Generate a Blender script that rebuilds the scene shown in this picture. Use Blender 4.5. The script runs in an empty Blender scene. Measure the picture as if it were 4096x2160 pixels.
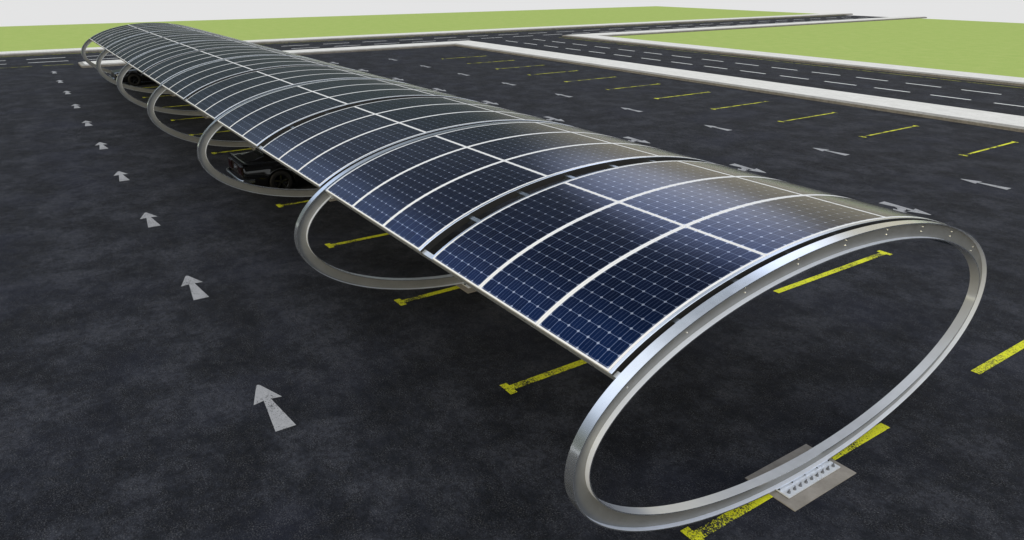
import bpy, bmesh, math, random
from mathutils import Vector, Matrix
random.seed(4)
S = bpy.context.scene
COL = S.collection
PI = math.pi
R = math.radians

# ------------------------------------------------------------------ helpers
def tag(o, label=None, cat=None, group=None, kind=None):
    if label: o['label'] = label
    if cat: o['category'] = cat
    if group: o['group'] = group
    if kind: o['kind'] = kind
    return o

class MB:
    """collects faces, then links them as one mesh object"""
    def __init__(s):
        s.v = []; s.f = []; s.uv = []; s.sm = []; s.mi = []
    def face(s, pts, uv=None, smooth=False, mi=0):
        i = len(s.v); s.v += [tuple(p) for p in pts]
        s.f.append(tuple(range(i, i+len(pts)))); s.uv.append(uv); s.sm.append(smooth); s.mi.append(mi)
    def box(s, x0, x1, y0, y1, z0, z1, M=None):
        c = [Vector(p) for p in ((x0,y0,z0),(x1,y0,z0),(x1,y1,z0),(x0,y1,z0),(x0,y0,z1),(x1,y0,z1),(x1,y1,z1),(x0,y1,z1))]
        if M is not None: c = [M @ p for p in c]
        for q in ((3,2,1,0),(4,5,6,7),(0,1,5,4),(1,2,6,5),(2,3,7,6),(3,0,4,7)): s.face([c[k] for k in q])
    def grid(s, rows, smooth=True, close=False, uvs=None, mi=0):
        n = len(s.v); w = len(rows[0])
        for r_ in rows: s.v += [tuple(p) for p in r_]
        for i in range(len(rows)-1):
            for j in range(w if close else w-1):
                a = n+i*w+j; b = n+i*w+(j+1)%w; c = n+(i+1)*w+(j+1)%w; d = n+(i+1)*w+j
                s.f.append((a,b,c,d)); s.sm.append(smooth); s.mi.append(mi)
                s.uv.append([uvs[i][j],uvs[i][j+1],uvs[i+1][j+1],uvs[i+1][j]] if uvs else None)
    def prism(s, c, axis, r, h, n=6, r2=None, smooth=False, caps=True, rot=0):
        """cylinder / cone from c along unit axis"""
        ax = Vector(axis).normalized(); u = ax.orthogonal().normalized(); w = ax.cross(u); c = Vector(c)
        r2 = r if r2 is None else r2
        A = [c+(u*math.cos(rot+2*PI*k/n)+w*math.sin(rot+2*PI*k/n))*r for k in range(n)]
        B = [c+ax*h+(u*math.cos(rot+2*PI*k/n)+w*math.sin(rot+2*PI*k/n))*r2 for k in range(n)]
        for k in range(n): s.face([A[k],A[(k+1)%n],B[(k+1)%n],B[k]], smooth=smooth)
        if caps: s.face(A[::-1]); s.face(B)
    def build(s, name, mats, parent=None, merge=False, fixn=False):
        me = bpy.data.meshes.new(name); me.from_pydata(s.v, [], s.f)
        if any(s.uv):
            l = me.uv_layers.new(name='UVMap'); k = 0
            for f, u in zip(s.f, s.uv):
                for q in range(len(f)):
                    if u: l.data[k].uv = u[q]
                    k += 1
        me.polygons.foreach_set('use_smooth', s.sm)
        for m in (mats if isinstance(mats, (list, tuple)) else [mats]): me.materials.append(m)
        me.polygons.foreach_set('material_index', s.mi)
        if merge or fixn:
            bm = bmesh.new(); bm.from_mesh(me)
            if merge: bmesh.ops.remove_doubles(bm, verts=bm.verts, dist=1e-5)
            bmesh.ops.recalc_face_normals(bm, faces=bm.faces); bm.to_mesh(me); bm.free()
        me.update()
        o = bpy.data.objects.new(name, me); COL.objects.link(o)
        if parent: o.parent = parent
        return o
def empty(name, loc=(0,0,0), parent=None):
    o = bpy.data.objects.new(name, None); COL.objects.link(o); o.location = loc; o.empty_display_size = .3
    if parent: o.parent = parent
    return o
def copy_tree(o, parent=None):
    c = o.copy(); COL.objects.link(c); c.parent = parent
    for ch in list(o.children): copy_tree(ch, c)
    return c
ORD = ['first','second','third','fourth','fifth','sixth','seventh','eighth','ninth','tenth','eleventh','twelfth','thirteenth','fourteenth','fifteenth','sixteenth','seventeenth','eighteenth','nineteenth','twentieth','twenty-first','twenty-second','twenty-third','twenty-fourth','twenty-fifth','twenty-sixth','twenty-seventh','twenty-eighth','twenty-ninth','thirtieth','thirty-first','thirty-second','thirty-third','thirty-fourth','thirty-fifth','thirty-sixth','thirty-seventh','thirty-eighth','thirty-ninth','fortieth']

# ------------------------------------------------------------------ materials
def mat(name):
    m = bpy.data.materials.new(name); m.use_nodes = True
    nt = m.node_tree; b = nt.nodes['Principled BSDF']
    return m, nt, b
def N(nt, t, **kw):
    n = nt.nodes.new(t)
    for k, v in kw.items():
        if k in n.inputs: n.inputs[k].default_value = v
        else: setattr(n, k, v)
    return n
def L(nt, a, b): nt.links.new(a, b)
def coords(nt, kind='Object'):
    return nt.nodes.new('ShaderNodeTexCoord').outputs[kind]
def noise(nt, co, scale, detail=3, rough=.55, map_scale=None):
    if map_scale:
        mp = nt.nodes.new('ShaderNodeMapping'); mp.inputs['Scale'].default_value = map_scale; L(nt, co, mp.inputs[0]); co = mp.outputs[0]
    n = nt.nodes.new('ShaderNodeTexNoise'); n.inputs['Scale'].default_value = scale
    n.inputs['Detail'].default_value = detail; n.inputs['Roughness'].default_value = rough
    L(nt, co, n.inputs['Vector']); return n.outputs[0]
def ramp(nt, fac, stops):
    r = nt.nodes.new('ShaderNodeValToRGB'); e = r.color_ramp.elements
    while len(e) < len(stops): e.new(.5)
    for el, (p, c) in zip(e, stops):
        el.position = p; el.color = (c, c, c, 1) if isinstance(c, (int, float)) else (*c, 1)
    L(nt, fac, r.inputs[0]); return r.outputs[0]
def mix(nt, fac, a, b, mode='MIX'):
    m = nt.nodes.new('ShaderNodeMix'); m.data_type = 'RGBA'; m.blend_type = mode
    for s, v in ((m.inputs[0], fac), (m.inputs[6], a), (m.inputs[7], b)):
        if hasattr(v, 'links'): L(nt, v, s)
        elif isinstance(v, tuple): s.default_value = (*v, 1)
        else: s.default_value = v
    return m.outputs[2]
def math_(nt, op, a, b=None, c=None, clamp=False):
    m = nt.nodes.new('ShaderNodeMath'); m.operation = op; m.use_clamp = clamp
    for i, v in enumerate((a, b, c)):
        if v is None: continue
        if hasattr(v, 'links'): L(nt, v, m.inputs[i])
        else: m.inputs[i].default_value = v
    return m.outputs[0]
def bump(nt, h, strength, dist, b):
    n = nt.nodes.new('ShaderNodeBump'); n.inputs['Strength'].default_value = strength; n.inputs['Distance'].default_value = dist
    L(nt, h, n.inputs['Height']); L(nt, n.outputs[0], b.inputs['Normal'])

def asphalt_colour(nt, co):
    big = noise(nt, co, 1.1, 7, .68)
    mid = noise(nt, co, 15, 4, .7)
    fine = noise(nt, co, 60, 7, .88)
    fine2 = noise(nt, co, 5, 4, .7)
    tint = noise(nt, co, .45, 3, .5)
    base = ramp(nt, big, [(.39, (.0042,.0052,.0084)), (.5, (.0092,.0107,.0157)), (.61, (.0215,.0236,.0315))])
    c = mix(nt, 1.0, base, ramp(nt, mid, [(.37,(.58,.58,.60)), (.63,(1.45,1.45,1.43))]), 'MULTIPLY')
    c = mix(nt, ramp(nt, tint, [(.50,0.0),(.72,.45)]), c, (.012,.0145,.028))
    sp = math_(nt, 'MULTIPLY', ramp(nt, fine, [(.52,0.0),(.66,1.0)]), ramp(nt, fine2, [(.40,.15),(.62,1.0)]))
    c = mix(nt, math_(nt, 'MULTIPLY', sp, .85), c, (.19,.19,.195))
    return c, fine
def make_asphalt(name='asphalt'):
    m, nt, b = mat(name); co = coords(nt)
    c, h = asphalt_colour(nt, co); L(nt, c, b.inputs['Base Color'])
    b.inputs['Roughness'].default_value = .9; b.inputs['Specular IOR Level'].default_value = .18
    bump(nt, h, .5, .01, b); return m
M = {}
M['asphalt'] = make_asphalt()
def paint(name, col, worn, scale=38, thr=(.40,.47), neck=0):
    m, nt, b = mat(name); co = nt.nodes.new('ShaderNodeNewGeometry').outputs['Position']
    a, h = asphalt_colour(nt, co)
    n1 = noise(nt, co, scale, 4, .75); n2 = noise(nt, co, 2.6, 3, .6)
    w = math_(nt, 'ADD', n1, math_(nt, 'MULTIPLY', math_(nt, 'SUBTRACT', n2, .5), worn))
    if neck:      # tyres have scrubbed the paint where the line meets its T bar
        sy = nt.nodes.new('ShaderNodeSeparateXYZ'); L(nt, coords(nt), sy.inputs[0])
        k = ramp(nt, math_(nt, 'ABSOLUTE', sy.outputs[1]), [(.05,0.0),(.12,1.0),(.28,.7),(.55,0.0)])
        w = math_(nt, 'SUBTRACT', w, math_(nt, 'MULTIPLY', k, neck))
    f = ramp(nt, w, [(thr[0], 0.0), (thr[1], 1.0)])
    v = mix(nt, noise(nt, co, 12, 3), tuple(x*.8 for x in col), tuple(min(1, x*1.12) for x in col))
    L(nt, mix(nt, f, a, v), b.inputs['Base Color']); b.inputs['Roughness'].default_value = .75
    b.inputs['Specular IOR Level'].default_value = .2
    return m
M['white_paint'] = paint('white_arrow_paint', (.32,.325,.345), .35, 60, (.36,.44))
M['dash_paint'] = paint('white_line_paint', (.82,.83,.84), .1, 42, (.20,.26))
M['yellow_paint'] = paint('yellow_bay_paint', (.62,.63,.022), .42, 62, (.42,.47), .10)
M['yellow_thin'] = paint('yellow_bay_paint_worn', (.62,.63,.03), .7, 40, (.44,.50), .10)
M['yellow_road'] = paint('yellow_road_paint', (.42,.43,.05), .9, 20, (.40,.50))

m, nt, b = mat('lawn'); co = coords(nt)
n1 = noise(nt, co, 1.1, 6, .7); n2 = noise(nt, co, 14, 4, .7)
c = ramp(nt, n1, [(.3,(.305,.400,.120)), (.5,(.33,.418,.128)), (.72,(.37,.44,.150))])
L(nt, mix(nt, 1.0, c, ramp(nt, n2, [(.3,.90),(.7,1.10)]), 'MULTIPLY'), b.inputs['Base Color'])
b.inputs['Roughness'].default_value = 1; b.inputs['Specular IOR Level'].default_value = 0
M['lawn'] = m

m, nt, b = mat('pale_paving'); co = coords(nt)
br = N(nt, 'ShaderNodeTexBrick', Scale=1.0); br.offset = .5
br.inputs['Brick Width'].default_value = .5; br.inputs['Row Height'].default_value = .22; br.inputs['Mortar Size'].default_value = .007
br.inputs['Color1'].default_value = (.68,.672,.65,1); br.inputs['Color2'].default_value = (.625,.617,.595,1); br.inputs['Mortar'].default_value = (.52,.51,.49,1)
L(nt, co, br.inputs['Vector'])
n = noise(nt, co, 3, 5, .7)
L(nt, mix(nt, 1.0, br.outputs[0], ramp(nt, n, [(.3,.93),(.7,1.04)]), 'MULTIPLY'), b.inputs['Base Color'])
b.inputs['Roughness'].default_value = .9; b.inputs['Specular IOR Level'].default_value = .2
M['paving'] = m

def stone(name, c0, c1, sc=9):
    m, nt, b = mat(name); co = coords(nt)
    n1 = noise(nt, co, sc, 6, .75); n2 = noise(nt, co, 1.3, 3, .6)
    c = ramp(nt, n1, [(.3, c0), (.7, c1)])
    L(nt, mix(nt, 1.0, c, ramp(nt, n2, [(.3,.85),(.7,1.12)]), 'MULTIPLY'), b.inputs['Base Color'])
    b.inputs['Roughness'].default_value = .9; b.inputs['Specular IOR Level'].default_value = .2
    bump(nt, n1, .3, .01, b); return m
M['kerb'] = stone('kerb_stone', (.19,.187,.18), (.31,.305,.295))
M['kerb_low'] = stone('kerb_stone_darker', (.10,.094,.088), (.23,.215,.20), 14)  # upright kerb face, darker and browner than the bevel
M['concrete'] = stone('footing_concrete', (.20,.185,.17), (.31,.29,.27), 4)

def steel(name, col, rough, metallic, mott=.12):
    m, nt, b = mat(name); co = coords(nt)
    n1 = noise(nt, co, 2.3, 4, .65); n2 = noise(nt, co, 9, 3, .6)
    c = mix(nt, ramp(nt, n1, [(.3,0.0),(.7,1.0)]), tuple(x*(1-mott) for x in col), tuple(min(1,x*(1+mott)) for x in col))
    L(nt, c, b.inputs['Base Color'])
    L(nt, ramp(nt, n2, [(.3,rough*.85),(.7,rough*1.15)]), b.inputs['Roughness'])
    b.inputs['Metallic'].default_value = metallic
    return m
M['steel'] = steel('galvanised_steel', (.84,.89,.97), .19, .93, .05)
M['inner'] = steel('inner_face_steel_brightened', (.80,.84,.92), .22, .60, .05)  # same hoop steel made less metallic so the inner face looks lit
M['lip'] = steel('lip_steel_brightened', (.66,.70,.80), .35, .15, .05)  # same hoop steel, bright sky reflection on the lips put into the colour
M['web'] = steel('web_steel_darkened', (.25,.255,.255), .42, .55, .10)  # same hoop steel, dark reflection on the web put into the colour
M['plate'] = steel('base_plate_steel', (.74,.78,.86), .3, .35, .04)
M['rail'] = steel('edge_purlin_steel_lit', (.62,.66,.72), .30, .65)
M['rail_dark'] = steel('purlin_steel_shaded', (.40,.45,.50), .25, .97)
M['anchor'] = steel('anchor_bolt_steel', (.24,.245,.26), .3, .8, .05)
M['bolt'] = steel('bolt_steel', (.68,.69,.70), .25, .9, .05)
m, nt, b = mat('white_aluminium_frame'); b.inputs['Base Color'].default_value = (.73,.735,.75,1); b.inputs['Roughness'].default_value = .5; b.inputs['Specular IOR Level'].default_value=.3
M['frame'] = m
m, nt, b = mat('pale_trim'); b.inputs['Base Color'].default_value = (.74,.80,.90,1); b.inputs['Roughness'].default_value = .22; b.inputs['Metallic'].default_value=.92
M['trim'] = m
m, nt, b = mat('black_rail_gusset_shade'); b.inputs['Base Color'].default_value = (.012,.012,.013,1); b.inputs['Roughness'].default_value = .6
M['rail_gusset_black'] = m  # black side rail; on the gussets it stands in for shade

m, nt, b = mat('bright_underside_sheet'); b.inputs['Base Color'].default_value = (.62,.63,.64,1); b.inputs['Roughness'].default_value = .6  # pale underside put in to brighten reflections in the hoops
M['back'] = m
# solar cells: u counts cells across (6), v counts cells along (12)
m, nt, b = mat('solar_cells')
uv = nt.nodes.new('ShaderNodeUVMap').outputs[0]
sx = nt.nodes.new('ShaderNodeSeparateXYZ'); L(nt, uv, sx.inputs[0])
fu = math_(nt, 'FRACT', sx.outputs[0]); fv = math_(nt, 'FRACT', sx.outputs[1])
au = math_(nt, 'ABSOLUTE', math_(nt, 'SUBTRACT', fu, .5)); av = math_(nt, 'ABSOLUTE', math_(nt, 'SUBTRACT', fv, .5))
edge = math_(nt, 'GREATER_THAN', math_(nt, 'MAXIMUM', au, av), .479)
corner = math_(nt, 'GREATER_THAN', math_(nt, 'ADD', au, av), .875)
gap = math_(nt, 'MAXIMUM', edge, corner)
bus = math_(nt, 'LESS_THAN', math_(nt, 'ABSOLUTE', math_(nt, 'SUBTRACT', au, .155)), .0085)
fing = math_(nt, 'LESS_THAN', math_(nt, 'FRACT', math_(nt, 'MULTIPLY', fv, 17)), .2)
cid = nt.nodes.new('ShaderNodeTexWhiteNoise'); cid.noise_dimensions = '2D'
fl = nt.nodes.new('ShaderNodeVectorMath'); fl.operation = 'FLOOR'; L(nt, uv, fl.inputs[0]); L(nt, fl.outputs[0], cid.inputs['Vector'])
cell = mix(nt, cid.outputs[0], (.0024,.0105,.043), (.0034,.0145,.057))
c = mix(nt, math_(nt, 'MULTIPLY', fing, .20), cell, (.02,.06,.17))
c = mix(nt, math_(nt, 'MULTIPLY', bus, .8), c, (.12,.15,.235))
c = mix(nt, gap, c, mix(nt, corner, (.125,.16,.25), (.32,.355,.45)))
L(nt, c, b.inputs['Base Color'])
L(nt, math_(nt, 'SUBTRACT', .96, math_(nt, 'MULTIPLY', math_(nt, 'MAXIMUM', gap, bus), .28)), b.inputs['Metallic'])
b.inputs['Roughness'].default_value = .17; b.inputs['IOR'].default_value = 1.2
M['cells'] = m

m, nt, b = mat('black_car_paint'); b.inputs['Base Color'].default_value = (.0035,.0036,.0045,1); b.inputs['Roughness'].default_value = .12
b.inputs['Coat Weight'].default_value = .6; b.inputs['Coat Roughness'].default_value = .03
M['car'] = m
m, nt, b = mat('dark_car_glass'); b.inputs['Base Color'].default_value = (.006,.009,.008,1); b.inputs['Roughness'].default_value = .05
M['glass'] = m
m, nt, b = mat('tyre_rubber'); b.inputs['Base Color'].default_value = (.004,.004,.0045,1); b.inputs['Roughness'].default_value = .6; b.inputs['Specular IOR Level'].default_value = .25
M['tyre'] = m
m, nt, b = mat('chrome'); b.inputs['Base Color'].default_value = (.62,.64,.68,1); b.inputs['Roughness'].default_value = .15; b.inputs['Metallic'].default_value = 1
M['chrome'] = m
m, nt, b = mat('dark_alloy'); b.inputs['Base Color'].default_value = (.05,.052,.06,1); b.inputs['Roughness'].default_value = .15; b.inputs['Metallic'].default_value = .9
M['alloy'] = m
m, nt, b = mat('tail_lamp_plastic'); b.inputs['Base Color'].default_value = (.010,.002,.002,1); b.inputs['Roughness'].default_value = .15
M['lamp_red'] = m
m, nt, b = mat('headlamp_glass'); b.inputs['Base Color'].default_value = (.06,.062,.066,1); b.inputs['Roughness'].default_value = .1
M['lamp_clear'] = m
m, nt, b = mat('flat_black_trim'); b.inputs['Base Color'].default_value = (.008,.008,.008,1); b.inputs['Roughness'].default_value = .5
M['trimblack'] = m
m, nt, b = mat('tail_panel'); b.inputs['Base Color'].default_value = (.03,.024,.018,1); b.inputs['Roughness'].default_value = .25; b.inputs['Metallic'].default_value = .7
M['tailpanel'] = m

# ------------------------------------------------------------------ ground, roads, paving
def sheet(name, x0, x1, y0, y1, z, m, div=1):
    q = MB(); q.face([(x0,y0,z),(x1,y0,z),(x1,y1,z),(x0,y1,z)]); o = q.build(name, m); tag(o, kind='structure'); return o
X0, Y1 = -14.0, 34.0
sheet('asphalt_ground', X0, 57.0, -84.2, Y1, 0, M['asphalt'])
sheet('lawn', 57.0, 88.9, -84.4, Y1, .004, M['lawn'])
sheet('lawn', X0, 46.4, -84.4, -35.2, .006, M['lawn'])
ZP = .15
def sweep_path(path, prof, closed=True):
    """sweep a profile (inset distance, height) round a closed counter-clockwise polygon; returns ring lists"""
    n = len(path); out = []
    for d, z in prof:
        ring = []
        for i in range(n):
            p0 = Vector(path[i-1]); p1 = Vector(path[i]); p2 = Vector(path[(i+1) % n])
            d1 = (p1-p0).normalized(); d2 = (p2-p1).normalized()
            n1 = Vector((-d1.y, d1.x)); n2 = Vector((-d2.y, d2.x))
            k = 1+n1.dot(n2); off = (n1+n2)/k*d
            ring.append((p1.x+off.x, p1.y+off.y, z))
        out.append(ring)
    return out
def paving(name, path):
    """raised pavement slab: darker upright kerb face, bevelled kerb top, pale paving"""
    r = sweep_path(path, [(0,-.01),(0,.10),(.055,.125),(.20,ZP)])
    n = len(path); q = MB()
    for lv, mi in ((0,1),(1,0),(2,0)):
        for i in range(n):
            j = (i+1) % n; q.face([r[lv][i], r[lv][j], r[lv+1][j], r[lv+1][i]], mi=mi)
    kerb = q.build('kerb', [M['kerb'], M['kerb_low']])
    t = MB(); t.face(r[3]); top = t.build(name, M['paving']); tag(top, kind='structure')
    kerb.parent = top
    return top
# parking-side pavement: long leg beside the bays plus the island leg at the far end
paving('pavement', [(X0,-24.62),(48.08,-24.62),(48.08,1.12),(46.02,1.12),(46.02,-22.18),(X0,-22.18)])
# grass-side pavement round the right-hand lawn
paving('pavement', [(X0,-35.75),(46.05,-35.75),(46.05,-86.0),(48.20,-86.0),(48.20,-33.52),(X0,-33.52)])
# pavement beyond the back road
paving('pavement', [(55.45,-86.0),(57.50,-86.0),(57.50,Y1),(55.45,Y1)])

# ------------------------------------------------------------------ painted markings
ZM = .006
def flat(name, polys, m, z=ZM):
    q = MB()
    for p in polys: q.face([(x,y,z) for x,y in p])
    return q.build(name, m)
def arrow_polys(x, y, d):
    """straight tapered arrow, tip at x,y pointing along d*x"""
    f = lambda a, w: (x-d*a, y+w)
    head = [f(.02,.022), f(.0,.0), f(.02,-.022), f(.43,-.167), f(.395,0), f(.43,.167)]
    tail = [f(.40,.042), f(.40,-.042), f(1.10,-.115), f(1.10,.115)]
    if d < 0: head = head[::-1]; tail = tail[::-1]
    return [head[::-1], tail[::-1]]
def lay(name, polys, m, org, label, cat, group):
    o = flat(name, [[(px-org[0], py-org[1]) for px, py in p] for p in polys], m, 0); o.location = (org[0], org[1], ZM)
    return tag(o, label, cat, group)
STEP = 4.157
for n in range(10):
    x = 7.80+STEP*n
    lay('lane_arrow', arrow_polys(x, 2.51, 1), M['white_paint'], (x, 2.51),
        'worn white arrow pointing away in the open left lane, %s counting from the nearest' % ORD[n], 'road arrow', 'white arrows in the left lane')
for n in range(9):
    x = 7.79+4.14*n
    lay('lane_arrow', arrow_polys(x, -14.66, 1), M['white_paint'], (x, -14.66),
        'thin white arrow pointing away beside the right-hand bays, %s counting from the nearest' % ORD[n], 'road arrow', 'arrows pointing away behind the canopy')
for n in range(9):
    x = 6.68+4.17*n; y = -11.15
    P_ = arrow_polys(x, y, -1)
    P_.append([(x+.52,y+.05),(x+.80,y+.05),(x+.66,y+.14),(x+.60,y+.235),(x+.48,y+.235),(x+.48,y+.12)])
    P_.append([(x+.38,y+.235),(x+.70,y+.235),(x+.54,y+.50)])
    lay('turn_arrow', P_, M['white_paint'], (x, y),
        'white two-headed arrow just behind the canopy with a turning branch, %s counting from the nearest' % ORD[n], 'road arrow', 'turn arrows facing the viewer behind the canopy')
def bay(x, y0, y1, tee, w=.055, tw=.125, small_end=False):
    s = 1 if y1 > y0 else -1
    P_ = [[(x-w,y0),(x+w,y0),(x+w,y1),(x-w,y1)]]
    if tee: P_.append([(x-tw,y1-s*.0),(x+tw,y1),(x+tw,y1+s*.10),(x-tw,y1+s*.10)])
    if small_end: P_.append([(x-.10,y0-s*.07),(x+.10,y0-s*.07),(x+.10,y0),(x-.10,y0)])
    return P_
for n in range(1, 14):
    o = lay('bay_line', bay(3*n, -3.075, -.05, True), M['yellow_paint'], (3*n, 0),
        'worn yellow bay line at the left side under the canopy, %s from the near end' % ORD[n-1], 'bay line', 'yellow bay lines on the left side of the canopy')
for n in range(1, 14):
    lay('bay_line', bay(3*n, -5.117, -8.17, True), M['yellow_paint'], (3*n, -8.2),
        'worn yellow bay line at the right side under the canopy, %s from the near end' % ORD[n-1], 'bay line', 'yellow bay lines on the right side of the canopy')
for n in range(0, 11):
    lay('bay_line', bay(9+3*n, -20.38, -17.36, True, w=.042, tw=.12, small_end=True), M['yellow_thin'], (9+3*n, -17.3),
        'yellow bay line along the long pavement on the right, %s from the near end' % ORD[n], 'bay line', 'yellow bay lines along the right pavement')
# lane dashes of the side road (run along x) and of the back road (run along y)
for row, (y, nm) in enumerate(((-27.58,'nearer'),(-30.18,'farther'))):
    k = 0
    for i in range(0, 20):
        x1 = 47.62-2.49*(19-i)
        if x1-1.6 < X0: continue
        lay('lane_dash', [[(x1-1.62,y-.06),(x1,y-.06),(x1,y+.06),(x1-1.62,y+.06)]], M['dash_paint'], (x1, y),
            'white dash in the %s line of the side road, %s from the near end' % (nm, ORD[k]), 'lane dash', 'white dashes on the side road'); k += 1
for row, (x, nm) in enumerate(((50.47,'nearer'),(52.65,'farther'))):
    for i in range(0, 35):
        y0 = 12.64-3.06*i+.0
        if y0-2.02 < -84: continue
        lay('lane_dash', [[(x-.06,y0-2.02),(x+.06,y0-2.02),(x+.06,y0),(x-.06,y0)]], M['dash_paint'], (x, y0),
            'white dash in the %s line of the back road, %s from the left end' % (nm, ORD[i]), 'lane dash', 'white dashes on the back road')
o = flat('yellow_edge_line', [[(X0,-32.97),(48.0,-32.97),(48.0,-32.89),(X0,-32.89)]], M['yellow_road']); tag(o, 'thin yellow line along the far edge of the side road', 'edge line')
o = flat('yellow_edge_line', [[(55.02,-84),(55.11,-84),(55.11,Y1),(55.02,Y1)]], M['yellow_road']); tag(o, 'thin yellow line along the far edge of the back road', 'edge line')
for i in range(0, 5):
    y0 = 8.84-2.0*i
    lay('yellow_dash', [[(48.31,y0-1.5),(48.39,y0-1.5),(48.39,y0),(48.31,y0)]], M['yellow_road'], (48.35, y0),
        'thin yellow dash on the near edge of the back road, %s from the left' % ORD[i], 'lane dash', 'yellow dashes near the island')

# ------------------------------------------------------------------ canopy geometry (section in the y-z plane is an ellipse)
CY, CZ, EA, EB = -1.536, 1.313, 3.019, 1.261
NT = 4000
_t = [2*PI*i/NT for i in range(NT+1)]; _s = [0.0]
for i in range(NT):
    a0, a1 = _t[i], _t[i+1]
    _s.append(_s[-1]+math.hypot(EA*(math.cos(a1)-math.cos(a0)), EB*(math.sin(a1)-math.sin(a0))))
TOTAL = _s[-1]; HALF = TOTAL/4*2
def t_of_s(s):
    s = s % TOTAL
    lo, hi = 0, NT
    while hi-lo > 1:
        md = (lo+hi)//2
        if _s[md] <= s: lo = md
        else: hi = md
    return _t[lo]+(_t[hi]-_t[lo])*(s-_s[lo])/max(1e-9, _s[hi]-_s[lo])
def E_(t, off=0.0):
    y = EA*math.cos(t); z = EB*math.sin(t); n = Vector((y/EA**2, z/EB**2)).normalized()
    return (CY+y+n.x*off, CZ+z+n.y*off)
def En(t):
    return Vector((0, EA*math.cos(t)/EA**2, EB*math.sin(t)/EB**2)).normalized()
S0 = .838; S1 = TOTAL/2-.838
PURL = [.846+.6675*k for k in range(9)]
carport = empty('solar_carport', (3.0, CY, 0))
tag(carport, 'long arched canopy of dark solar panels on oval steel hoops over the parking bays', 'solar canopy')
OX, OY = 3.0, CY
def local(v): return (v[0]-OX, v[1]-OY, v[2])

# hoop: I-section swept round the ellipse
def hoop_mesh():
    q = MB(); fw, ft, wt, dep = .05, .010, .004, .16
    prof = [(-fw,0),(fw,0),(fw,-ft),(wt,-ft),(wt,-dep+ft),(fw,-dep+ft),(fw,-dep),(-fw,-dep),(-fw,-dep+ft),(-wt,-dep+ft),(-wt,-ft),(-fw,-ft)]
    K = 240
    for a in range(len(prof)):
        p0, p1 = prof[a], prof[(a+1) % len(prof)]
        rows = []
        for i in range(K+1):
            t = 2*PI*i/K
            y0, z0 = E_(t, p0[1]); y1, z1 = E_(t, p1[1])
            rows.append([(p0[0], y0-OY, z0), (p1[0], y1-OY, z1)])
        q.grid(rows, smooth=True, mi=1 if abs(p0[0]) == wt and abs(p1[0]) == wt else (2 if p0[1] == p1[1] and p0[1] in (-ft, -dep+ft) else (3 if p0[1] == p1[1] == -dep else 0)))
    return q
def web_bolts(q, t, off, side):
    y, z = E_(t, off); c = Vector((side*.004, y-OY, z))
    q.prism(c, (side,0,0), .0095, .002, 12); q.prism(c+Vector((side*.002,0,0)), (side,0,0), .0076, .006, 6)
    q.prism(c+Vector((side*.008,0,0)), (side,0,0), .004, .003, 8)
def base_plate_mesh():
    q = MB(); q.box(-.168, .168, -.415, .415, .020, .034)
    for gy in (-.40,-.20,0,.20,.40):     # gussets rising to the flange, blackened for the shade under it
        zt = .058+.5*gy*gy*.14
        for sd in (-1,1):
            for k in range(2):
                pass
            w = .006
            prof = [(sd*.012,.034),(sd*.052,.034),(sd*.049,.040),(sd*.044,.046),(sd*.040,zt-.007),(sd*.012,zt-.004)]
            A = [(px, gy-w, pz) for px, pz in prof]; B = [(px, gy+w, pz) for px, pz in prof]
            q.face(A, mi=1); q.face(B[::-1], mi=1)
            for i in range(len(prof)):
                j = (i+1) % len(prof); q.face([A[i],A[j],B[j],B[i]], mi=1)
    q.box(-.020,.020,-.405,.405,.034,.0515)
    return q
def anchor(q, x, y):
    q.prism((x,y,.034), (0,0,1), .0170, .003, 12); q.prism((x,y,.037), (0,0,1), .0150, .014, 6, rot=.4)
    q.prism((x,y,.051), (0,0,1), .0075, .022, 10, smooth=True); q.prism((x,y,.073), (0,0,1), .0075, .004, 10, r2=.004)
hoops = []
for i in range(7):
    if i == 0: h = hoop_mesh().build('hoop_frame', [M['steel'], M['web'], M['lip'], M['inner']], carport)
    else:
        h = hoops[0].copy(); COL.objects.link(h); h.parent = carport
    h.location = (6.0*i, 0, 0); hoops.append(h)
bp0 = base_plate_mesh().build('base_plate', [M['plate'], M['rail_gusset_black']], hoops[0], fixn=True)
for i in range(1, 7):
    c = bp0.copy(); COL.objects.link(c); c.parent = hoops[i]
wb = {}; 
for i in range(7):
    if i < 2:
        for k, s in enumerate(PURL):
            for off in (-.050,-.097):
                key = (k, off)
                if key not in wb:
                    q = MB(); web_bolts(q, t_of_s(s), off, -1); web_bolts(q, t_of_s(s), off, 1)
                    wb[key] = q.build('bolt', M['bolt'], hoops[i])
                else:
                    c = wb[key].copy(); COL.objects.link(c); c.parent = hoops[i]
    else:
        if 'all' not in wb:
            q = MB()
            for s in PURL:
                for off in (-.050,-.097): web_bolts(q, t_of_s(s), off, -1); web_bolts(q, t_of_s(s), off, 1)
            wb['all'] = q.build('bolt', M['bolt'], hoops[i])
        else:
            c = wb['all'].copy(); COL.objects.link(c); c.parent = hoops[i]
        
ab = None
YS = [-.36+.09*k for k in range(9)]
for i in range(7):
    if i < 2:
        for sx_ in (-.122,.122):
            for y in YS:
                if ab is None:
                    q = MB(); anchor(q, 0, 0); ab = q.build('anchor_bolt', M['anchor'], hoops[i]); c = ab
                else:
                    c = ab.copy(); COL.objects.link(c); c.parent = hoops[i]
                c.location = (sx_, y, 0)
    else:
        if i == 2:
            q = MB()
            for sx_ in (-.122,.122):
                for y in YS: anchor(q, sx_, y)
            ab2 = q.build('anchor_bolt', M['anchor'], hoops[i])
        else:
            c = ab2.copy(); COL.objects.link(c); c.parent = hoops[i]
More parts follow.
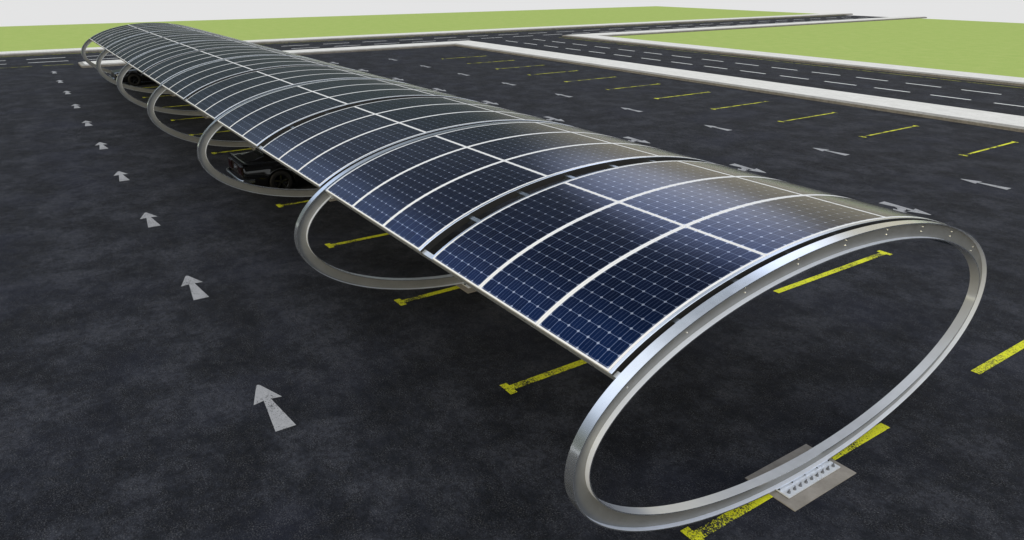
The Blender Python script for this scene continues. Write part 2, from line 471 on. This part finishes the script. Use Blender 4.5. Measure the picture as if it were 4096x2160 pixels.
# concrete pads set in the asphalt
HN = ['first','second','third','fourth','fifth','sixth','seventh']
pad0 = None
for i in range(7):
    if pad0 is None:
        q = MB(); q.box(-.29, .29, -.497, .497, -.2, .010); pad0 = q.build('concrete_footing', M['concrete']); o = pad0
    else:
        o = pad0.copy(); COL.objects.link(o)
    o.location = (3.0-.008+6*i, -1.532, 0)
    tag(o, 'flat grey concrete pad under the %s steel hoop counting from the near end' % HN[i], 'concrete pad', 'concrete pads under the hoops')

def arc_box(q, x0, x1, s0, s1, o0, o1, n, smooth=True, capx=True):
    ts = [t_of_s(s0+(s1-s0)*i/n) for i in range(n+1)]
    def row(x, off): return [(x-OX, E_(t, off)[0]-OY, E_(t, off)[1]) for t in ts]
    a, b_, c, d = row(x0,o1), row(x1,o1), row(x1,o0), row(x0,o0)
    for r0, r1 in ((a,b_),(b_,c),(c,d),(d,a)): q.grid([r0, r1], smooth=smooth)
    q.face([a[0],b_[0],c[0],d[0]]); q.face([d[-1],c[-1],b_[-1],a[-1]])
# purlins, one run per bay between hoops
for k, s in enumerate(PURL):
    s_ = max(s, S0+.028) if k == 0 else (min(s, S1-.028) if k == 8 else s)
    q = MB(); arc_box(q, 3.055, 8.945, s_-.026, s_+.026, -.105, -.024, 2, smooth=False)
    p0 = q.build('purlin', M['rail' if k == 0 else 'rail_dark'], carport, fixn=True)  # edge purlin in paler steel to look lit, the others darkened
    for i in range(1, 6):
        c = p0.copy(); COL.objects.link(c); c.parent = carport; c.location = (6.0*i, 0, 0)

# solar panels
FWX, FWS = .022, .015
G = .1; PWID = (2.78-.062)/3
rowlen = (S1-S0)/3
panel_protos = []
def panel_mesh(row, join=None):
    s0 = S0+rowlen*row+.002; s1 = S0+rowlen*(row+1)-.002
    x0 = OX+.131+.002; x1 = x0+PWID-.004
    q = join[0] if join else MB()
    n = 20
    arc_box(q, x0, x0+FWX, s0, s1, -.023, .012, n); arc_box(q, x1-FWX, x1, s0, s1, -.023, .012, n)
    arc_box(q, x0+FWX, x1-FWX, s0, s0+FWS, -.023, .012, 1); arc_box(q, x0+FWX, x1-FWX, s1-FWS, s1, -.023, .012, 1)
    g = join[1] if join else MB()
    for off in (.0112, .003):
        rows = []; uvs = []
        K = 24
        for i in range(K+1):
            f = i/K; s = s0+FWS+(s1-s0-2*FWS)*f; t = t_of_s(s)
            y, z = E_(t, off)
            xs = [x0+FWX+(x1-x0-2*FWX)*j/2 for j in range(3)]
            rows.append([(x-OX, y-OY, z) for x in xs]); uvs.append([(7.0*j/2*1.02-.07, 14*f*1.01-.07) for j in range(3)])
        if off == .003: rows = rows[::-1]; uvs = uvs[::-1]
        g.grid(rows, smooth=True, uvs=uvs, mi=0 if off > .01 else 1)
    return q, g
for row in range(3):
    q, g = panel_mesh(row)
    fr = q.build('solar_panel', M['frame'], carport, fixn=True); cs = g.build('cell_sheet', [M['cells'], M['back']], fr)
    panel_protos.append((fr, cs))
XS = []
for i in range(6):
    for md in range(2):
        base = (0 if md == 0 else 3.02)+6.0*i
        for c_ in range(3): XS.append(base+PWID*c_)
far = MB(); farg = MB()
for row in range(3):
    fr, cs = panel_protos[row]
    for k, dx in enumerate(XS):
        if row == 2 and k >= 28: continue
        if k == 0: fr.location = (dx, 0, 0); continue
        c = fr.copy(); COL.objects.link(c); c.parent = carport; c.location = (dx, 0, 0)
        d = cs.copy(); COL.objects.link(d); d.parent = c
# the eight farthest panels of the hidden row, one part
q0, g0 = panel_mesh(2)
for k in range(28, 36):
    for src, dst in ((q0, far), (g0, farg)):
        n0 = len(dst.v); dst.v += [(x+XS[k], y, z) for x, y, z in src.v]
        dst.f += [tuple(i+n0 for i in f) for f in src.f]; dst.uv += src.uv; dst.sm += src.sm; dst.mi += src.mi
fo = far.build('solar_panel', M['frame'], carport, fixn=True); tag(fo, kind='stuff'); cg = farg.build('cell_sheet', [M['cells'], M['back']], fo)

# pale bevelled trim along both ends of each three-panel module, black rail below it
def trim_mesh(side):
    q = MB(); n = 60; ts = [t_of_s(S0+(S1-S0)*i/n) for i in range(n+1)]
    # profile in (x from outer edge inward, offset)
    prof = [(.0305,.0112),(.004,.0098),(.002,.0080),(.002,.0050),(.0305,.0050)]
    rows = [[(side*0+ (px if side < 0 else -px), E_(t, pz)[0]-OY, E_(t, pz)[1]) for t in ts] for px, pz in prof]
    for a in range(len(rows)): q.grid([rows[a], rows[(a+1) % len(rows)]], smooth=False)
    q.face([r_[0] for r_ in rows]); q.face([r_[-1] for r_ in rows][::-1])
    return q
def rail_mesh(side):
    q = MB(); a = .005 if side < 0 else -.031
    n = 60; ts = [t_of_s(S0+.004+(S1-S0-.008)*i/n) for i in range(n+1)]
    pr = [(a,.0045),(a+.026,.0045),(a+.026,-.072),(a,-.072)]
    rows = [[(px, E_(t, pz)[0]-OY, E_(t, pz)[1]) for t in ts] for px, pz in pr]
    for k in range(4): q.grid([rows[k], rows[(k+1) % 4]], smooth=False)
    q.face([r_[0] for r_ in rows]); q.face([r_[-1] for r_ in rows][::-1])
    return q
protos = {}
for i in range(6):
    for md in range(2):
        b0 = (.10 if md == 0 else 3.12)+6.0*i
        for side, xx in ((-1, b0), (1, b0+2.78)):
            if side not in protos:
                a = trim_mesh(side).build('edge_trim', M['trim'], carport, fixn=True)
                b_ = rail_mesh(side).build('side_rail', M['rail_gusset_black'], carport, fixn=True); protos[side] = (a, b_)
            else:
                a = protos[side][0].copy(); b_ = protos[side][1].copy()
                for z_ in (a, b_): COL.objects.link(z_); z_.parent = carport
            a.location = (xx, 0, 0); b_.location = (xx, 0, 0)

# ------------------------------------------------------------------ cars (local: x forward from nose at 0 to tail at -4.76, z up)
def interp(tab, x):
    for (x0, v0), (x1, v1) in zip(tab, tab[1:]):
        if x <= x1:
            f = (x-x0)/(x1-x0); f = max(0, min(1, f)); return v0+(v1-v0)*f
    return tab[-1][1]
WF, WR, RA = .90, 3.80, .375
def make_car():
    root = empty('parked_car')
    q = MB()
    top = [(0,.72),(.10,.76),(.5,.83),(1.5,.93),(1.7,.94),(3.9,.925),(4.3,.925),(4.62,.93),(4.76,.94)]
    sh = [(0,.70),(.1,.73),(.6,.80),(1.7,.86),(2.9,.86),(3.4,.90),(3.9,.905),(4.4,.90),(4.76,.905)]
    hw = [(0,.70),(.06,.80),(.3,.87),(.9,.905),(2.2,.91),(3.6,.93),(4.3,.90),(4.72,.86),(4.76,.85)]
    bot = [(0,.36),(.15,.26),(.4,.22),(1.5,.20),(3.1,.20),(4.2,.26),(4.6,.34),(4.76,.42)]
    xs = sorted(set([0,.02,.05,.1,.18,.3]+[.4+.04*i for i in range(109)]+[4.74,4.76]))
    xs = [x for x in xs if x <= 4.76]
    rows = []
    for x in xs:
        t, s, w, b_ = interp(top,x), interp(sh,x), interp(hw,x), interp(bot,x)
        flare = 0; arch = None
        for wc in (WF, WR):
            d = abs(x-wc)
            if d < RA: arch = .33+math.sqrt(RA*RA-d*d)*.97
            if d < RA+.07: flare = .022*min(1, (RA+.07-d)/.05)
        zb = max(b_, arch) if arch else b_
        zm = max(.52, zb+.02); zc = max(.60, zm+.02)
        half = [(0,zb),(w*.72,zb),(w-.035+flare,zb),(w-.01+flare,zb+.012),(w+flare*.6,zm),(w+.004,zc+.02),(w-.012,.72 if s>.78 else s-.05),(w-.03,s-.04),(w-.065,s-.008),(w-.12,s+.004),(w*.62,s+(t-s)*.75),(w*.3,t-.004),(0,t)]
        ring = [(-x, y, z) for y, z in half]+[(-x, -y, z) for y, z in half[-2:0:-1]]
        rows.append(ring)
    q.grid(rows, smooth=True, close=True)
    q.face(rows[0][::-1]); q.face(rows[-1])
    body = q.build('body', M['car'], root, fixn=True)
    # greenhouse: roof and fastback shell
    g = MB(); zt = [(1.52,.935),(2.10,1.235),(2.30,1.275),(2.75,1.28),(3.2,1.235),(3.8,1.09),(4.3,.965),(4.5,.93)]
    wb_ = [(1.52,.70),(2.2,.77),(3.0,.77),(3.6,.72),(4.2,.60),(4.5,.52)]
    wt_ = [(1.52,.62),(2.15,.56),(2.8,.57),(3.4,.52),(4.1,.46),(4.5,.42)]
    rows = []
    for i in range(46):
        x = 1.52+(4.5-1.52)*i/45; z = interp(zt,x); b0 = .90; w0, w1 = interp(wb_,x), interp(wt_,x)
        half = [(w0+.02,b0),(w0,b0+.03),(w0+(w1-w0)*.86,b0+max(.0,(z-b0)*.82)),(w1*.97,b0+(z-b0)*.95),(w1*.8,z-.004),(0,z)]
        rows.append([(-x,y,zz) for y,zz in half]+[(-x,-y,zz) for y,zz in half[-2::-1]])
    g.grid(rows, smooth=True); g.build('roof', M['car'], root, fixn=True)
    def quad_strip(name, m, xa, xb, f0, f1, n=12, off=.004, both=True):
        q = MB()
        for sd in ((1,-1) if both else (1,)):
            rs = []
            for i in range(n+1):
                x = xa+(xb-xa)*i/n; z = interp(zt,x); w0, w1 = interp(wb_,x), interp(wt_,x)
                r_ = []
                for f in (f0, f1):
                    ff = f*.82; r_.append((-x, sd*(w0+(w1-w0)*.86*f+off), .93+max(.01,(z-.93)*f*.88)))
                rs.append(r_ if sd > 0 else r_[::-1])
            q.grid(rs, smooth=True)
        return q.build(name, m, root)
    quad_strip('side_window', M['glass'], 1.95, 3.15, .06, .90)
    # windscreen and rear glass
    q = MB(); rs = []
    for i in range(9):
        x = 1.57+.50*i/8; z = interp(zt,x)+.006; w = interp(wt_,x)*.93
        rs.append([(-x,w*(1-2*j/6),z-.012*abs(1-2*j/6)**2) for j in range(7)])
    q.grid(rs); q.build('windscreen', M['glass'], root)
    q = MB(); rs = []
    for i in range(11):
        x = 3.05+1.10*i/10; z = interp(zt,x)+.008; w = interp(wt_,x)*.86
        rs.append([(-x,w*(1-2*j/6),z-.012*abs(1-2*j/6)**2) for j in range(7)])
    q.grid(rs); q.build('rear_window', M['glass'], root)
    for k in range(5):       # louvres over the rear window
        x = 3.12+.20*k; z = interp(zt,x); w = interp(wt_,x)*.84; q = MB()
        q.face([(-x,-w,z+.050),(-x,w,z+.050),(-x-.15,w*.97,z+.020),(-x-.15,-w*.97,z+.020)])
        q.face([(-x,w,z+.044),(-x,-w,z+.044),(-x-.15,-w*.97,z+.012),(-x-.15,w*.97,z+.012)])
        q.face([(-x-.15,w*.97,z+.020),(-x-.15,-w*.97,z+.020),(-x-.15,-w*.97,z-.02),(-x-.15,w*.97,z-.02)])
        q.face([(-x,-w,z+.050),(-x-.15,-w*.97,z+.020),(-x-.15,-w*.97,z-.02),(-x,-w,z-.005)])
        q.face([(-x,w,z+.050),(-x,w,z-.005),(-x-.15,w*.97,z-.02),(-x-.15,w*.97,z+.020)])
        q.build('window_louvre', M['car'], root)
    # tail: recessed panel, lamps, cap, number plate recess, bumpers, spoiler lip
    q = MB(); q.box(-4.775,-4.70,-.74,.74,.54,.85); tp = q.build('tail_panel', M['tailpanel'], root)
    for sd in (-1,1):
        for k in range(3):
            y = sd*(.40+.115*k); q = MB(); q.box(-4.797,-4.77,y-.036,y+.036,.60,.83); q.build('tail_lamp', M['lamp_red'], root)
            q = MB(); q.box(-4.792,-4.765,y-.044,y+.044,.592,.60); q.box(-4.792,-4.765,y-.044,y+.044,.83,.838)
            q.build('lamp_bezel', M['chrome'], root)
    q = MB(); q.prism((-4.775,0,.71),(-1,0,0),.085,.022,24); q.prism((-4.797,0,.71),(-1,0,0),.06,.010,24); q.build('fuel_cap', M['chrome'], root)
    q = MB()
    rs = []
    for i in range(13):
        y = -.86+1.72*i/12; e = abs(y)/.86; x = -4.72-.02*(1-e**3); z = .945+.008*(1-e**6)
        rs.append([(x+.10,y,.925),(x+.03,y,z-.003),(x-.045,y,z),(x-.045,y,z-.022),(x+.02,y,.90)])
    q.grid(rs, smooth=False); q.build('tail_spoiler', M['car'], root)
    def bumper(xc, sgn, z, w):
        q = MB(); rs = []
        pts = [(-.0,-w-.01),(-.0,-w+.02)]
        for i in range(25):
            y = -w+2*w*i/24; e = abs(y)/w; dx = .075*(1-e**7); wrap = 0
            xx = xc+sgn*(dx+.035)
            rs.append([(xx,y,z-.055),(xx+sgn*.028,y,z-.03),(xx+sgn*.035,y,z),(xx+sgn*.028,y,z+.035),(xx,y,z+.05),(xx-sgn*.03,y,z+.045),(xx-sgn*.03,y,z-.05)])
        q.grid(rs, smooth=True, close=True); q.face(rs[0]); q.face(rs[-1][::-1])
        for sd in (-1,1): q.box(min(xc-sgn*.25,xc+sgn*.04),max(xc-sgn*.25,xc+sgn*.04),sd*w-(.012),sd*w+.012,z-.045,z+.045)
        return q.build('bumper', M['chrome'], root, fixn=True)
    bumper(-4.76,-1,.47,.885); bumper(0.02,1,.44,.86)
    q = MB(); q.box(-4.74,-4.60,-.62,.62,.28,.42); q.build('rear_valance', M['trimblack'], root)
    for sd in (-1,1):
        q = MB(); q.prism((-4.55,sd*.52,.27),(-1,0,0),.032,.26,14,smooth=True); q.build('exhaust_pipe', M['chrome'], root)
    # nose
    q = MB(); q.box(-.05,.012,-.62,.62,.50,.68); q.build('grille', M['trimblack'], root)
    for sd in (-1,1):
        q = MB(); q.prism((-.02,sd*.50,.59),(1,0,0),.088,.045,24,smooth=True); hl = q.build('headlight', M['lamp_clear'], root)
        q = MB(); q.prism((-.02,sd*.74,.60),(1,0,0),.075,.035,24,smooth=True); q.build('headlight', M['lamp_clear'], root)
    q = MB(); rs = []
    for i in range(13):
        y = -.78+1.56*i/12; rs.append([(-.10,y,.27),(.10,y,.22),(.12,y,.21),(-.05,y,.20)])
    q.grid(rs, smooth=False); q.build('front_spoiler', M['trimblack'], root)
    q = MB(); q.box(-1.30,-.75,-.24,.24,.885,.925); q.build('bonnet_scoop', M['car'], root)
    for sd in (-1,1):
        q = MB(); q.prism((-1.85,sd*.87,.95),(1,0,0),.055,.09,14,r2=.035,smooth=True); q.box(-1.88,-1.82,min(sd*.78,sd*.87),max(sd*.78,sd*.87),.90,.925)
        q.build('wing_mirror', M['car'], root)
        q = MB(); q.box(-2.62,-2.46,min(sd*.90,sd*.925),max(sd*.90,sd*.925),.745,.765); q.build('door_handle', M['chrome'], root)
    # wheels
    def wheel(x, sd):
        q = MB(); prof = [(.205,.00),(.235,-.005),(.285,-.008),(.318,.006),(.33,.030),(.33,.205),(.315,.225),(.22,.23)]
        yo = sd*.905
        rs = [[(-x+r_*math.cos(2*PI*k/36), yo-sd*d, .33+r_*math.sin(2*PI*k/36)) for k in range(36)] for r_, d in prof]
        q.grid(rs, smooth=True, close=True); w = q.build('wheel', M['tyre'], root, fixn=True)
        q = MB(); prof = [(.212,.000),(.200,.010),(.188,.045),(.180,.10),(.0,.11)]
        rs = [[(-x+r_*math.cos(2*PI*k/36), yo-sd*d, .33+r_*math.sin(2*PI*k/36)) for k in range(36)] for r_, d in prof]
        q.grid(rs, smooth=True, close=True)
        for k in range(5):
            a = 2*PI*k/5+.3; c_, s_ = math.cos(a), math.sin(a)
            def pt(r_, t_, d): return (-x+r_*c_-t_*s_, yo-sd*d, .33+r_*s_+t_*c_)
            A = [pt(.03,-.030,.030),pt(.03,.030,.030),pt(.195,.022,.020),pt(.195,-.022,.020)]
            B = [pt(.03,-.040,.060),pt(.03,.040,.060),pt(.195,.034,.060),pt(.195,-.034,.060)]
            q.face(A)
            for i in range(4): q.face([A[i],A[(i+1)%4],B[(i+1)%4],B[i]])
        q.prism((-x,yo-sd*.06,.33),(0,sd,0),.048,.05,16,r2=.040)
        for k in range(5):
            a = 2*PI*k/5; q.prism((-x+.062*math.cos(a),yo-sd*.045,.33+.062*math.sin(a)),(0,sd,0),.010,.02,6)
        q.build('rim', M['alloy'], w, fixn=True)
        q = MB(); rr = []
        for i in range(25):         # dark liner of the wheel housing
            a = PI*i/24; rr.append([(-x+.372*math.cos(a), sd*.90, .33+.36*math.sin(a)),(-x+.372*math.cos(a), sd*.60, .33+.36*math.sin(a))])
        q.grid(rr); q.face([r_[1] for r_ in rr]); q.build('wheel_housing', M['trimblack'], root)
    for x in (WF, WR):
        for sd in (1,-1): wheel(x, sd)
    q = MB(); q.box(-4.5,-.3,-.60,.60,.20,.32); q.build('underbody', M['trimblack'], root)
    return root
CS = .82
car = make_car(); car.scale = (CS,)*3
# near car: tail towards +y, nose towards -y
car.rotation_euler = (0,0,-PI/2); car.location = (15.93+.905*CS, .44-4.79*CS, 0)
tag(car, 'glossy black fastback car under the canopy showing its tail and louvred rear window', 'car', 'black cars parked under the canopy')
car2 = copy_tree(car); car2.rotation_euler = (0,0,PI/2); car2.location = (36.85+.905*CS, .50, 0)
tag(car2, 'glossy black car near the far end showing only its nose and front wheel', 'car', 'black cars parked under the canopy')

# ------------------------------------------------------------------ world: pale backdrop below the horizon, cloudy sky above
W = bpy.data.worlds.new('World'); S.world = W; W.use_nodes = True
nt = W.node_tree; bg = nt.nodes['Background']; bg.inputs['Strength'].default_value = .1
SUN_EL, SUN_AZ = 17.0, 127.0           # azimuth measured from +x towards +y
sky = nt.nodes.new('ShaderNodeTexSky'); sky.sky_type = 'NISHITA'; sky.sun_disc = False
sky.sun_elevation = R(SUN_EL); sky.sun_rotation = R(90-SUN_AZ); sky.dust_density = 2; sky.air_density = 1
gen = nt.nodes.new('ShaderNodeTexCoord').outputs['Generated']
nrm = nt.nodes.new('ShaderNodeVectorMath'); nrm.operation = 'NORMALIZE'; L(nt, gen, nrm.inputs[0])
sp = nt.nodes.new('ShaderNodeSeparateXYZ'); L(nt, nrm.outputs[0], sp.inputs[0]); Z = sp.outputs[2]
def sc(c, k=10): return tuple(x*k for x in c)
# overcast brightness by height (position = sin elevation)
r = nt.nodes.new('ShaderNodeValToRGB'); e = r.color_ramp.elements
stops = [(0.0,(.085,.098,.09)),(.22,(.075,.092,.086)),(.44,(.28,.32,.38)),(.60,(.80,.88,1.02)),(.80,(1.0,1.05,1.13)),(1.0,(1.15,1.17,1.2))]
while len(e) < len(stops): e.new(.5)
for el, (p, c) in zip(e, stops): el.position = p; el.color = (*[x/2 for x in c], 1)
r.color_ramp.interpolation = 'EASE'
L(nt, Z, r.inputs[0])
sk = mix(nt, 1.0, r.outputs[0], (20.,20.,20.), 'MULTIPLY')
cl = noise(nt, nrm.outputs[0], 2.6, 4, .55)
sk = mix(nt, 1.0, sk, ramp(nt, cl, [(.32,.72),(.68,1.25)]), 'MULTIPLY')
sk = mix(nt, .04, sk, sky.outputs[0], 'ADD')
def lobe(az, el, w, col, elw=1.0):
    d = Vector((math.cos(R(el))*math.cos(R(az)), math.cos(R(el))*math.sin(R(az)), math.sin(R(el))))
    dt = nt.nodes.new('ShaderNodeVectorMath'); dt.operation = 'DOT_PRODUCT'; L(nt, nrm.outputs[0], dt.inputs[0]); dt.inputs[1].default_value = d
    mr = nt.nodes.new('ShaderNodeMapRange'); mr.interpolation_type = 'SMOOTHSTEP'; L(nt, dt.outputs['Value'], mr.inputs[0])
    mr.inputs[1].default_value = math.cos(R(w)); mr.inputs[2].default_value = math.cos(R(w*.25)); mr.inputs[3].default_value = 0; mr.inputs[4].default_value = 1
    return mr.outputs[0], col
f, c = lobe(-26, 40, 24, (0,0,0)); sk = mix(nt, math_(nt, 'MULTIPLY', f, .75), sk, (.5,.6,.7))      # sky darkened ahead to keep panel reflections black
for az, el, w, col in ((-47,24,15,(.85,.92,1.15)), (9,26,13,(.32,.40,.54)), (-62,2,32,(.44,.37,.25)), (-95,6,26,(.25,.21,.14)),
                       (95,14,42,(.55,.48,.26)), (180,30,70,(.62,.64,.66))):
    f, c = lobe(az, el, w, sc(col)); sk = mix(nt, f, sk, mix(nt, 1.0, sk, c, 'ADD'))
below = math_(nt, 'LESS_THAN', Z, -.004)
fin = mix(nt, below, sk, (7.75,7.76,7.78))
L(nt, fin, bg.inputs['Color'])

sd = bpy.data.lights.new('sun', 'SUN'); sd.energy = 1.6; sd.angle = R(22); sd.color = (1.0,.86,.55)
so = bpy.data.objects.new('sun', sd); COL.objects.link(so); so.location = (0,0,30)
dv = Vector((math.cos(R(SUN_EL))*math.cos(R(SUN_AZ)), math.cos(R(SUN_EL))*math.sin(R(SUN_AZ)), math.sin(R(SUN_EL))))
so.rotation_euler = dv.to_track_quat('Z','Y').to_euler()

# ------------------------------------------------------------------ camera
cd = bpy.data.cameras.new('camera'); co_ = bpy.data.objects.new('camera', cd); COL.objects.link(co_)
yaw, pitch = -.594166, .392167
fw = Vector((math.cos(yaw)*math.cos(pitch), math.sin(yaw)*math.cos(pitch), -math.sin(pitch)))
co_.location = (-.2226, 4.1517, 4.6635)
co_.rotation_euler = fw.to_track_quat('-Z','Y').to_euler()
cd.sensor_width = 36; cd.lens = 25.0637; cd.clip_start = .05; cd.clip_end = 600
S.camera = co_
S.view_settings.view_transform = 'Standard'; S.view_settings.look = 'None'; S.view_settings.gamma = 1; S.view_settings.exposure = 0
S.render.engine = 'CYCLES'
